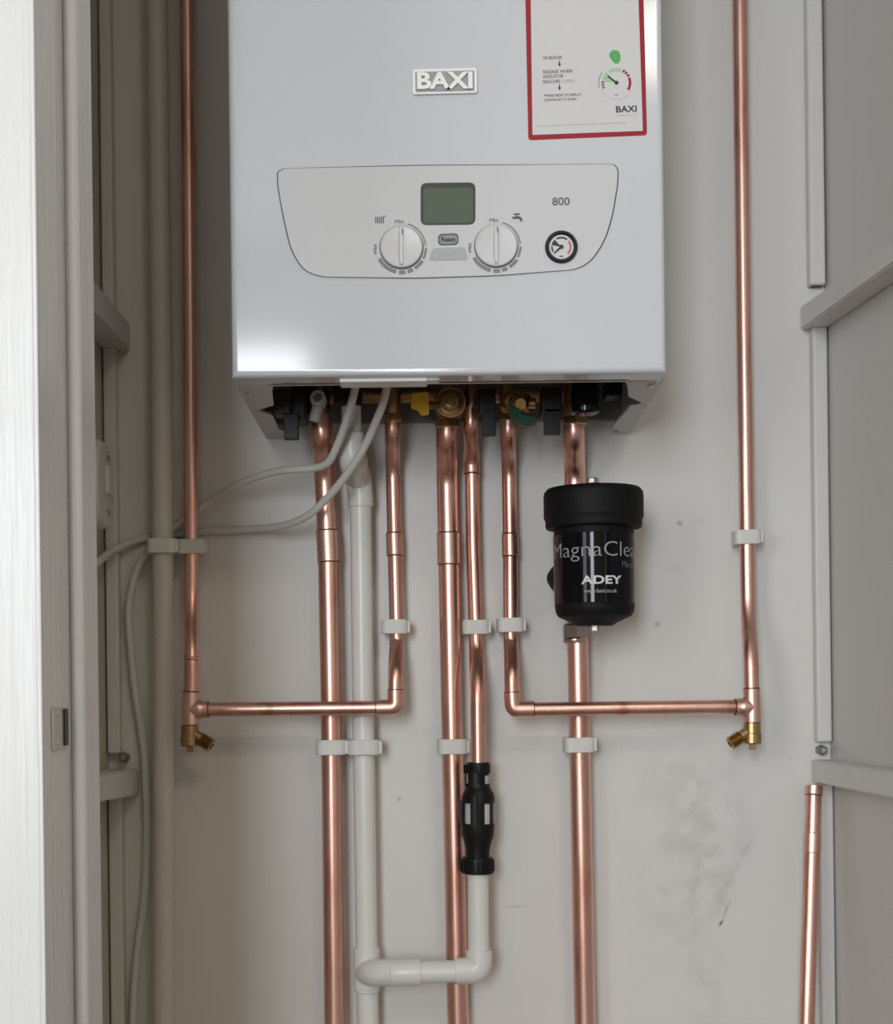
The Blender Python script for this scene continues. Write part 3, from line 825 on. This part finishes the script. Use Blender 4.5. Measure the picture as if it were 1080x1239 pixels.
def drain_cock(parent, x, y0, y1, spout, d, m):
    a = W(x, y0, d); b = W(x, y1, d)
    bm = bmesh.new()
    h = (b - a).length
    lathe(bm, [(0.0082, 0), (0.0092, 0.001), (0.0092, h * .5), (0.0098, h * .52), (0.0098, h * .95), (0.0088, h)], a, b - a, 28)
    o = finish('drain_cock', bm, m, parent)
    bm = bmesh.new()
    s0 = W(x, (y0 + y1) / 2 - 5, d); s1 = W(spout[0], spout[1], d - 0.003); L_ = (s1 - s0).length; q = L_ / 12
    pr = [(0.0060, 0)]
    for k in range(6, 12):
        pr += [(0.0062, k * q), (0.0078, (k + .45) * q), (0.0060, (k + .85) * q)]
    pr += [(0.0058, L_), (0.0036, L_), (0.0036, L_ - 0.004), (0, L_ - .004)]
    lathe(bm, pr, s0, s1 - s0, 26); finish('hose_spout', bm, m, o)
    bm = bmesh.new(); box(bm, (b.x - 0.0032, b.y - 0.0032, b.z - 0.006), (b.x + 0.0032, b.y + 0.0032, b.z + 0.001), 0.0006, 1); finish('drain_screw', bm, m, o)

# 4 left loop: riser, tee with drain cock, cross pipe, elbow, drop from the boiler
root = thing('copper_pipe', 'thin copper pipe loop on the left with drain cock and cross pipe', 'pipe', W(230, 905, DF))
lp = [W(227.5, 68, D15), W(230.5, 400, D15), W(231.5, 650, D15), W(232, 735, D15), W(231.8, 790, DF), W(231, 845, DF)]
lp.insert(0, ext_to(lp[1], lp[0], 2.4))
one('riser', COPPER, root, tube, lp, R15, 0.03, 30)
tee_fitting(root, (231, 230.2), 837, 877, 858.6, 252, DF)
drain_cock(root, 229.5, 877, 903, (256, 903), DF, DBRASS)
one('cross_pipe', COPPER, root, tube, [W(248, 858.6, DF), W(462, 856.4, DF)], R15 - 0.0004, 0.01, 30)
elbow(root, W(478.2, 835, DF), W(478.6, 856.2, DF), W(455, 856.6, DF), R15 - 0.0003)
one('drop_pipe', COPPER, root, tube, [W(474.5, 500, VT), W(474.5, 528, VT), W(475, 560, D15), W(477.5, 660, D15), W(480, 762, D15), W(480, 778, D15), W(478.4, 815, DF), W(478.2, 840, DF)], R15, 0.02, 30)
coupler(root, 476.8, 645, 477.6, 672, D15, R15)
coupler(root, 231.6, 795, 231.4, 797, DF, R15 - 0.0006)
# 5 right loop
root = thing('copper_pipe', 'thin copper pipe loop on the right with drain cock and cross pipe', 'pipe', W(908, 903, DF))
rp = [W(895.5, 68, D15), W(899.5, 400, D15), W(903.5, 650, D15), W(905, 745, D15), W(908, 790, DF), W(909, 840, DF)]
rp.insert(0, ext_to(rp[1], rp[0], 2.4))
one('riser', COPPER, root, tube, rp, R15 + 0.0003, 0.03, 30)
tee_fitting(root, (909, 910), 833, 874, 855.4, 889, DF)
drain_cock(root, 909.5, 874, 900, (882.5, 900.5), DF, BRASS)
one('cross_pipe', COPPER, root, tube, [W(892, 855.2, DF), W(632, 858.6, DF)], R15 - 0.0004, 0.01, 30)
elbow(root, W(619.5, 838, DF), W(620.8, 858.4, DF), W(645, 858, DF), R15 - 0.0003)
one('drop_pipe', COPPER, root, tube, [W(614.5, 500, VT), W(614.5, 530, VT), W(615.5, 560, D15), W(617, 656, D15), W(617.5, 762, D15), W(618, 778, D15), W(619, 815, DF), W(619.6, 842, DF)], R15, 0.02, 30)
coupler(root, 616.8, 646, 617.3, 673, D15, R15)
# 6 thin centre pipe into the tundish
root = thing('copper_pipe', 'thin copper discharge pipe dropping from the boiler into the black tundish', 'pipe', W(578, 925, DF))
one('pipe_run', COPPER, root, tube, [W(569.5, 492, VT), W(569.5, 520, VT), W(570.5, 550, D15), W(572, 660, D15), W(575.5, 760, D15), W(576, 785, D15), W(577.5, 830, DF), W(578.5, 934, DF)], R15, 0.02, 30)
o = coupler(root, 570.0, 546, 570.8, 573, D15, R15)
# 7 loose pipe leaning in the right corner
root = thing('copper_pipe', 'loose capped copper pipe leaning in the right corner under the low batten', 'pipe', W(975, 1239, 1.56))
a = W(984.5, 951, 1.578); b = W(975.5, 1239, 1.545)
q = ext_to(a, b, 0.0)
one('pipe_run', COPPER, root, tube, [a, q], R15 + 0.0005, 0.01, 32)
u = (q - a).normalized()
bm = bmesh.new(); lathe(bm, [(0.0078, -0.0006), (0.0094, 0.0), (0.0094, 0.0085), (0.0088, 0.0095)], a, u, 32); e_ = finish('end_cap', bm, COPPERF, root)
ring(e_, a + u * 0.0095, u, 0.0086)
bm = bmesh.new(); lathe(bm, [(0.0084, 0.05), (0.0090, 0.051), (0.0090, 0.071), (0.0084, 0.072)], a, u, 32); finish('sleeve', bm, COPPERF, root)

# 8 painted pipe at the left
root = thing('painted_pipe', 'cream painted vertical pipe in the left corner behind the cables', 'pipe', W(197, 1239, 1.57))
P = [W(190.5, 68, 1.57), W(195, 400, 1.57), W(198, 838, 1.57), W(197.5, 1239, 1.57)]
P = [ext_to(P[1], P[0], 2.4)] + P[1:3] + [ext_to(P[2], P[3], 0.0)]
one('pipe_run', PAINTP, root, tube, P, 0.0112, 0.05, 32)

# 9 white waste pipe
RW = 0.0119
root = thing('waste_pipe', 'white plastic waste pipe with elbows and side branch under the boiler', 'pipe', W(443, 1239, DW))
one('pipe_run', WPLAS, root, tube, [W(436, 596, DW), W(439, 850, DW), W(443.5, 1150, DW), ext_to(W(443.5, 1150, DW), W(445, 1239, DW), 0.0)], RW - 0.0002, 0.02, 36)
one('upper_pipe', WPLAS, root, tube, [W(425, 455, 1.515), W(425, 528, 1.515)], 0.0100, 0.02, 32)
bm = bmesh.new()
cyl(bm, W(425, 524, 1.515), W(425, 541, 1.515), 0.0128, 36, 0.0008)
tube(bm, [W(425, 538, 1.515), W(426, 558, 1.515), W(434, 580, 1.566), W(435.5, 598, 1.567)], 0.0138, 0.018, 36)
lathe(bm, [(0.0140, 0), (0.0150, 0.0012), (0.0150, 0.003), (0.0140, 0.004)], W(427, 556, 1.520), W(434, 584, 1.56) - W(426, 556, 1.515), 36)
cyl(bm, W(436, 597, 1.567), W(436.3, 613, DW), 0.0136, 36, 0.0008)
finish('double_elbow', bm, WPLAS, root)
# tee
bm = bmesh.new()
cyl(bm, W(443, 1146, DW), W(443.8, 1200, DW), 0.0136, 36, 0.0008)
cyl(bm, W(443.2, 1150, DW), W(443.7, 1196, DW), 0.0142, 36, 0.0006)
tube(bm, [W(443.4, 1177, DW), W(452, 1177, DW - 0.022), W(484, 1176.6, DF - 0.002), W(509, 1176.4, DF - 0.002)], 0.0142, 0.014, 36)
lathe(bm, [(0.0142, 0), (0.0152, 0.001), (0.0152, 0.003), (0.0142, 0.004)], W(472, 1176.6, DF), (1, 0, 0), 36)
finish('tee_fitting', bm, WPLAS, root)
one('branch_pipe', WPLAS, root, tube, [W(500, 1176.5, DF - 0.002), W(560, 1175, DF - 0.002)], RW - 0.0003, 0.02, 36)
bm = bmesh.new()
tube(bm, [W(550, 1175, DF - 0.002), W(579.5, 1174, DF - 0.001), W(579.3, 1149, DF)], 0.0138, 0.020, 36)
finish('elbow', bm, WPLAS, root)
one('upstand', WPLAS, root, tube, [W(579, 1160, DF), W(578, 1050, DF)], RW - 0.0008, 0.02, 36)

# 10 tundish
root = thing('tundish', 'black plastic tundish with clear windows between copper and white pipe', 'tundish', W(578, 1056, DF))
k = DF / FPX
def TZ(y): return W(578, y, DF).z - W(578, 1057, DF).z
o0 = W(577.5, 1057, DF); ax = (W(578.5, 922, DF) - o0)
def prof(L_): return [(r_ * k, TZ(y)) for r_, y in L_]
bm = bmesh.new()
lathe(bm, prof([(9, 1052), (15, 1046), (14.5, 1030), (17, 1018), (19.6, 1010), (20.2, 1000), (20.2, 996)]), o0, ax, 44)
lathe(bm, prof([(20.2, 971), (20.2, 965), (19, 960), (15, 953), (14, 951), (14, 948)]), o0, ax, 44)
lathe(bm, prof([(12.6, 938), (12.6, 934)]), o0, ax, 36)
# curved walls between the openings
def curved(bm, r0, r1, ya, yb_, a0, a1, n=8):
    G_ = []
    for i in range(n + 1):
        t = math.radians(-90 + a0 + (a1 - a0) * i / n)
        G_.append([bm.verts.new(o0 + Vector((math.cos(t) * r_ * k, math.sin(t) * r_ * k, TZ(y_)))) for r_, y_ in ((r0, ya), (r1, ya), (r1, yb_), (r0, yb_))])
    for g0, g1 in zip(G_, G_[1:]):
        for q_ in range(4): bm.faces.new((g0[q_], g0[(q_ + 1) % 4], g1[(q_ + 1) % 4], g1[q_]))
    bm.faces.new(G_[0]); bm.faces.new(G_[-1])
for a0_, a1_ in ((-25, 25), (56, 124), (155, 205), (236, 304)): curved(bm, 18.2, 20.2, 998, 969, a0_, a1_)
for a0_, a1_ in ((-46, 46), (72, 108), (134, 226), (252, 288)): curved(bm, 12.6, 14.0, 952, 933, a0_, a1_)
lathe(bm, prof([(15.6, 1008), (15.6, 1000)]), o0, ax, 30)
for a_ in (-90,):
    cyl(bm, o0 + Vector((0, -19.6 * k, TZ(1008))), o0 + Vector((0, -19.6 * k, TZ(962))), 1.6 * k, 12)
finish('body', bm, BLACK, root)
bm = bmesh.new()
lathe(bm, prof([(9.3, 937), (14, 936), (14.8, 934), (14.8, 925), (13.6, 922.5), (9, 922.5)]), o0, ax, 40)
for q_ in range(20):
    a_ = q_ * math.pi / 10; p = o0 + Vector((math.cos(a_) * 14.7 * k, math.sin(a_) * 14.7 * k, TZ(935))); cyl(bm, p, p + Vector((0, 0, TZ(925) - TZ(935))), 0.9 * k, 6)
finish('top_nut', bm, BLACK, root)
bm = bmesh.new()
lathe(bm, prof([(13.5, 1057), (19, 1056.5), (19.9, 1054), (19.9, 1041), (18.6, 1037.5), (14, 1037)]), o0, ax, 40)
for q_ in range(20):
    a_ = q_ * math.pi / 10; p = o0 + Vector((math.cos(a_) * 19.8 * k, math.sin(a_) * 19.8 * k, TZ(1054))); cyl(bm, p, p + Vector((0, 0, TZ(1040) - TZ(1054))), 1.0 * k, 6)
finish('bottom_nut', bm, BLACK, root)
bm = bmesh.new()
lathe(bm, prof([(17.2, 998), (17.2, 969)]), o0, ax, 40); lathe(bm, prof([(12.2, 951), (12.2, 935)]), o0, ax, 30)
finish('clear_sleeve', bm, mat('milky_clear_plastic', (0.62, 0.62, 0.60), 0.25), root)

# ================================================================ MAGNETIC FILTER
FD = 1.488; k = FD / FPX
fx, fyy = 719.0, 700
root = thing('magnetic_filter', 'black cylindrical magnetic filter canister with white lettering on right pipe', 'filter', W(720, 760, FD))
o0 = W(719.6, 760, FD)
def FZ(y): return W(719, y, FD).z - o0.z
def prf(L_): return [(r_ * k, FZ(y)) for r_, y in L_]
ax = Vector((W(717.5, 590, FD).x - o0.x, 0, W(717.5, 590, FD).z - o0.z)); ax = Vector((-0.0005, 0, 1)).normalized()
bm = bmesh.new(); lathe(bm, prf([(22, 757), (26, 754), (44, 746), (47, 741), (48, 735), (48.2, 640), (49.8, 637), (50, 630)]), o0, ax, 72)
finish('canister', bm, BLACKM, root)
def ZF(y): return W(719, y, FD - 0.0415).z - o0.z      # heights read on the face turned to the camera
bm = bmesh.new(); lathe(bm, [(48.3 * k, ZF(728.5)), (48.8 * k, ZF(728)), (49.4 * k, ZF(643.2)), (48.5 * k, ZF(642.6))], o0, ax, 96)
sl = finish('label_sleeve', bm, BLACKG, root)
bm = bmesh.new(); lathe(bm, prf([(50, 640), (57, 639.5), (58.2, 637), (58.4, 630), (59.2, 628.5), (60.2, 626), (60.2, 601), (59.4, 596), (56, 592), (45, 590.5), (20, 590), (0, 590)]), o0, ax, 96)
finish('lid', bm, BLACKM, root)
bm = bmesh.new(); t_ = W(717, 590, FD)
lathe(bm, [(0.0085, 0), (0.0085, 0.004), (0.0075, 0.0045)], W(717.3, 590, FD), (0, 0, 1), 6); lathe(bm, [(0.0062, 0.004), (0.0062, 0.0095), (0.005, 0.0105), (0, 0.0105)], W(717.3, 591, FD), (0, 0, 1), 8)
finish('bleed_screw', bm, NICKEL, root)
bm = bmesh.new(); lathe(bm, [(0.0062, 0.004), (0.0062, -0.0045), (0.005, -0.0055)], W(721, 758, FD), (0, 0, 1), 8); finish('drain_plug', bm, NICKEL, root)
# side lugs and rear manifold that clamps onto the copper pipe
bm = bmesh.new()
plate(bm, [(690, 672), (672, 681), (663, 694), (663, 702), (671, 715), (690, 722)], FD + 0.022, 0.018, 0.005)
finish('side_lug', bm, BLACKM, root)
bm = bmesh.new()
c0 = W(697, 700, DW)
lathe(bm, [(0.014, -0.040), (0.0165, -0.038), (0.0165, 0.050), (0.014, 0.052)], c0, (0, 0, 1), 32)
cyl(bm, c0 + Vector((0.004, 0, -0.02)), c0 + Vector((0.016, -0.05, -0.02)), 0.012, 24); cyl(bm, c0 + Vector((0.004, 0, 0.03)), c0 + Vector((0.016, -0.05, 0.03)), 0.012, 24)
finish('rear_manifold', bm, BLACKM, root)
def wrap_text(name, s_, cx, cy, wpx, hpx, m, R_px=49.5, bold=0.0, shear=0.0, squash=False):
    bm = text_bm(s_, 1.0, 0.0, offset=bold, shear=shear)
    for _ in range(2):
        le = [e for e in bm.edges if e.calc_length() > 0.12]
        if le: bmesh.ops.subdivide_edges(bm, edges=le, cuts=1)
    bmesh.ops.triangulate(bm, faces=bm.faces[:])
    x = max(v.co.x for v in bm.verts) * 2; y = max(v.co.y for v in bm.verts) * 2
    r = bmesh.ops.extrude_face_region(bm, geom=bm.faces[:])
    up = set(g_ for g_ in r['geom'] if isinstance(g_, bmesh.types.BMVert))
    zc = ZF(cy); x0 = math.asin(((cx - PX0) * (FD - 0.0405) / FPX - o0.x) / 0.0414)
    for v in bm.verts:
        th = x0 + v.co.x / x * wpx / R_px
        R_ = (R_px + 0.15 + (0.35 if v in up else 0.0)) * k
        z = zc + v.co.y / y * hpx * k
        v.co = o0 + Vector((math.sin(th) * R_, -math.cos(th) * R_, z))
    return finish(name, bm, m, sl, smooth=20)
# arc positions are measured around the cylinder from its front
GINK = mat('grey_print_light', (0.34, 0.34, 0.36), 0.5)
wrap_text('filter_lettering', 'MagnaClean', 727.5, 666.5, 137, 23, GINK, bold=-0.012)
wrap_text('filter_lettering', 'Micro2', 764.5, 682, 24, 7.5, mat('dim_print', (0.14, 0.14, 0.15), 0.5), bold=-0.01)
wrap_text('filter_lettering', 'ADEY', 730, 701.3, 50, 10, WINK, bold=0.03)
wrap_text('filter_lettering', 'www.baxi.co.uk', 728.2, 714.6, 40, 4.6, GINK, bold=0.01)

# ================================================================ PIPE CLIPS
def make_clip(r, wide, hgt, name='pipe_clip'):
    """hinged collar clip built around the origin (pipe axis), wall at +off"""
    off = 0.0
    root = bpy.data.objects.new(name, None); COL.objects.link(root); root.empty_display_size = 0.01
    BASE[root.name] = Vector()
    n = 48; hw = wide / 2; hd = r + 0.0042
    bm = bmesh.new(); outer = []; inner = []
    for kk in range(n):
        a = 2 * math.pi * kk / n; c_, s_ = math.cos(a), math.sin(a)
        p = 5.0 if s_ < 0 else 8.0
        f_ = (abs(c_ / hw) ** p + abs(s_ / hd) ** p) ** (-1 / p)
        outer.append((c_ * f_, s_ * f_)); inner.append((c_ * (r + 0.0003), s_ * (r + 0.0003)))
    def loop(L_, z, g=1.0): return [bm.verts.new((x * g, y * g, z)) for x, y in L_]
    h = hgt / 2; e = 0.0008
    rings = [loop(inner, -h), loop(outer, -h, 0.96), loop(outer, -h + e), loop(outer, h - e), loop(outer, h, 0.96), loop(inner, h)]
    for i in range(6):
        r0 = rings[i]; r1 = rings[(i + 1) % 6]
        for kk in range(n): bm.faces.new((r0[kk], r0[(kk + 1) % n], r1[(kk + 1) % n], r1[kk]))
    finish('collar', bm, CLIPM, root)
    bm = bmesh.new(); box(bm, (hw - 0.003, -hd + 0.004, -h + 0.001), (hw + 0.0022, hd * 0.55, h - 0.001), 0.0008, 2); finish('latch', bm, CLIPM, root)
    return root
def finish_clip(root, r, wide, hgt, dist, label, loc):
    hd = r + 0.0042
    bm = bmesh.new(); box(bm, (-wide * .36, hd - 0.0006, -hgt * .42), (wide * .36, dist, hgt * .42), 0.001, 1)
    finish('base', bm, CLIPM, root)
def copy_tree(o):
    c_ = o.copy(); COL.objects.link(c_)
    for ch in o.children:
        d_ = ch.copy(); COL.objects.link(d_); d_.parent = c_
    return c_
G = 'white plastic pipe clips'
protos = {}
def clip(kind, cx, cy, d, label, tilt=0.0):
    r, wide, hgt = {'22': (R22, 0.0325, 0.0160), '15': (R15, 0.0285, 0.0150), 'w': (RW, 0.0345, 0.0160), 'p': (0.0114, 0.0315, 0.0155)}[kind]
    p = W(cx, cy, d)
    if (kind, d) not in protos:
        o = make_clip(r, wide, hgt); finish_clip(o, r, wide, hgt, -p.y, label, p); protos[(kind, d)] = o
    else: o = copy_tree(protos[(kind, d)])
    o.location = p; o.rotation_euler = (0, tilt, 0)
    o['label'] = label; o['category'] = 'pipe clip'; o['group'] = G
clip('p', 197.5, 661.5, 1.57, 'white plastic clip holding the cream painted pipe on the left')
clip('15', 232.5, 662, D15, 'white plastic clip on left thin riser, interlocked with painted pipe clip')
clip('22', 400.8, 904, DW, 'white plastic clip holding the leftmost thick copper pipe')
clip('w', 440.5, 904, DW, 'white plastic clip holding the white waste pipe')
clip('15', 477.5, 758.5, D15, 'white plastic clip on thin copper drop between waste pipe and centre pipe', 0.02)
clip('22', 547, 903, DW, 'white plastic clip holding the thick centre copper pipe beside the tundish')
clip('15', 575, 759, D15, 'white plastic clip on thin discharge pipe above the black tundish')
clip('15', 617, 756.5, D15, 'white plastic clip on thin copper drop left of the black filter', -0.01)
clip('22', 699.6, 901, DW, 'white plastic clip on thick copper pipe below the black filter', -0.02)
clip('15', 902.5, 650.5, D15, 'white plastic clip holding the thin copper riser at far right', -0.02)

# ================================================================ CABLES
tagc = lambda o, l: tag(o, l, 'cable')
bm = bmesh.new()
tube(bm, [W(432, 455, 1.45), W(428, 478, 1.46), W(412, 530, 1.48), W(398, 561, 1.50), W(380, 567, 1.515), W(335, 569, 1.53), W(290, 584, 1.55), W(250, 609, 1.5845), W(214, 636, 1.586),
          W(186, 655, 1.586), W(164, 690, 1.588), W(154, 735, 1.59), W(162, 830, 1.59), W(174, 900, 1.59), W(178, 990, 1.59), W(176, 1080, 1.59), W(164, 1165, 1.59), W(160, 1239, 1.59), W(159, 1330, 1.59)], 0.0040, 0.05, 16)
tagc(finish('cable', bm, CABLE), 'white round cable from boiler looping behind painted pipe and hanging down left corner')
bm = bmesh.new()
tube(bm, [W(470, 455, 1.45), W(465, 485, 1.46), W(440, 545, 1.485), W(408, 590, 1.51), W(375, 624, 1.535), W(345, 637, 1.56), W(300, 641, 1.588), W(240, 643, 1.5955), W(195, 648, 1.5955), W(160, 655, 1.5945), W(134, 667, 1.57), W(118, 680, 1.50)], 0.0041, 0.05, 16)
tagc(finish('cable', bm, CABLE), 'white round cable from boiler crossing the copper pipes to the left wall')

# ================================================================ CONTROL BOX ON THE LEFT WALL
dd = 1.515
p = W(131, 586, dd)
root = thing('wall_switch', 'white oval control box on left wall beside the painted pipe', 'switch', (XL, p.y, p.z))
bm = bmesh.new()
hz = 54 * dd / FPX; hy = 0.042
n = 48
def ov(x, g): return [bm.verts.new((x, p.y + math.copysign(abs(math.cos(2 * math.pi * i / n)) ** .8, math.cos(2 * math.pi * i / n)) * hy * g, p.z + math.copysign(abs(math.sin(2 * math.pi * i / n)) ** .8, math.sin(2 * math.pi * i / n)) * hz * g)) for i in range(n)]
L5 = [ov(XL, 1), ov(XL + 0.013, 1), ov(XL + 0.018, 0.93), ov(XL + 0.0195, 0.8)]
for r0, r1 in zip(L5, L5[1:]):
    for i in range(n): bm.faces.new((r0[i], r0[(i + 1) % n], r1[(i + 1) % n], r1[i]))
bm.faces.new(L5[0]); bm.faces.new(L5[-1])
finish('housing', bm, CABLE, root)
for z_ in (0.6, -0.62):
    bm = bmesh.new(); box(bm, (XL + 0.0190, p.y - 0.002, p.z + hz * z_ - 0.003), (XL + 0.0198, p.y + 0.012, p.z + hz * z_ + 0.003), 0.0003, 1)
    finish('printed_mark', bm, BTN, root)
bm = bmesh.new(); box(bm, (XL + 0.019, p.y - 0.008, p.z - 0.010), (XL + 0.0225, p.y + 0.020, p.z + 0.018), 0.0015, 2); finish('rocker', bm, CLIPM, root)
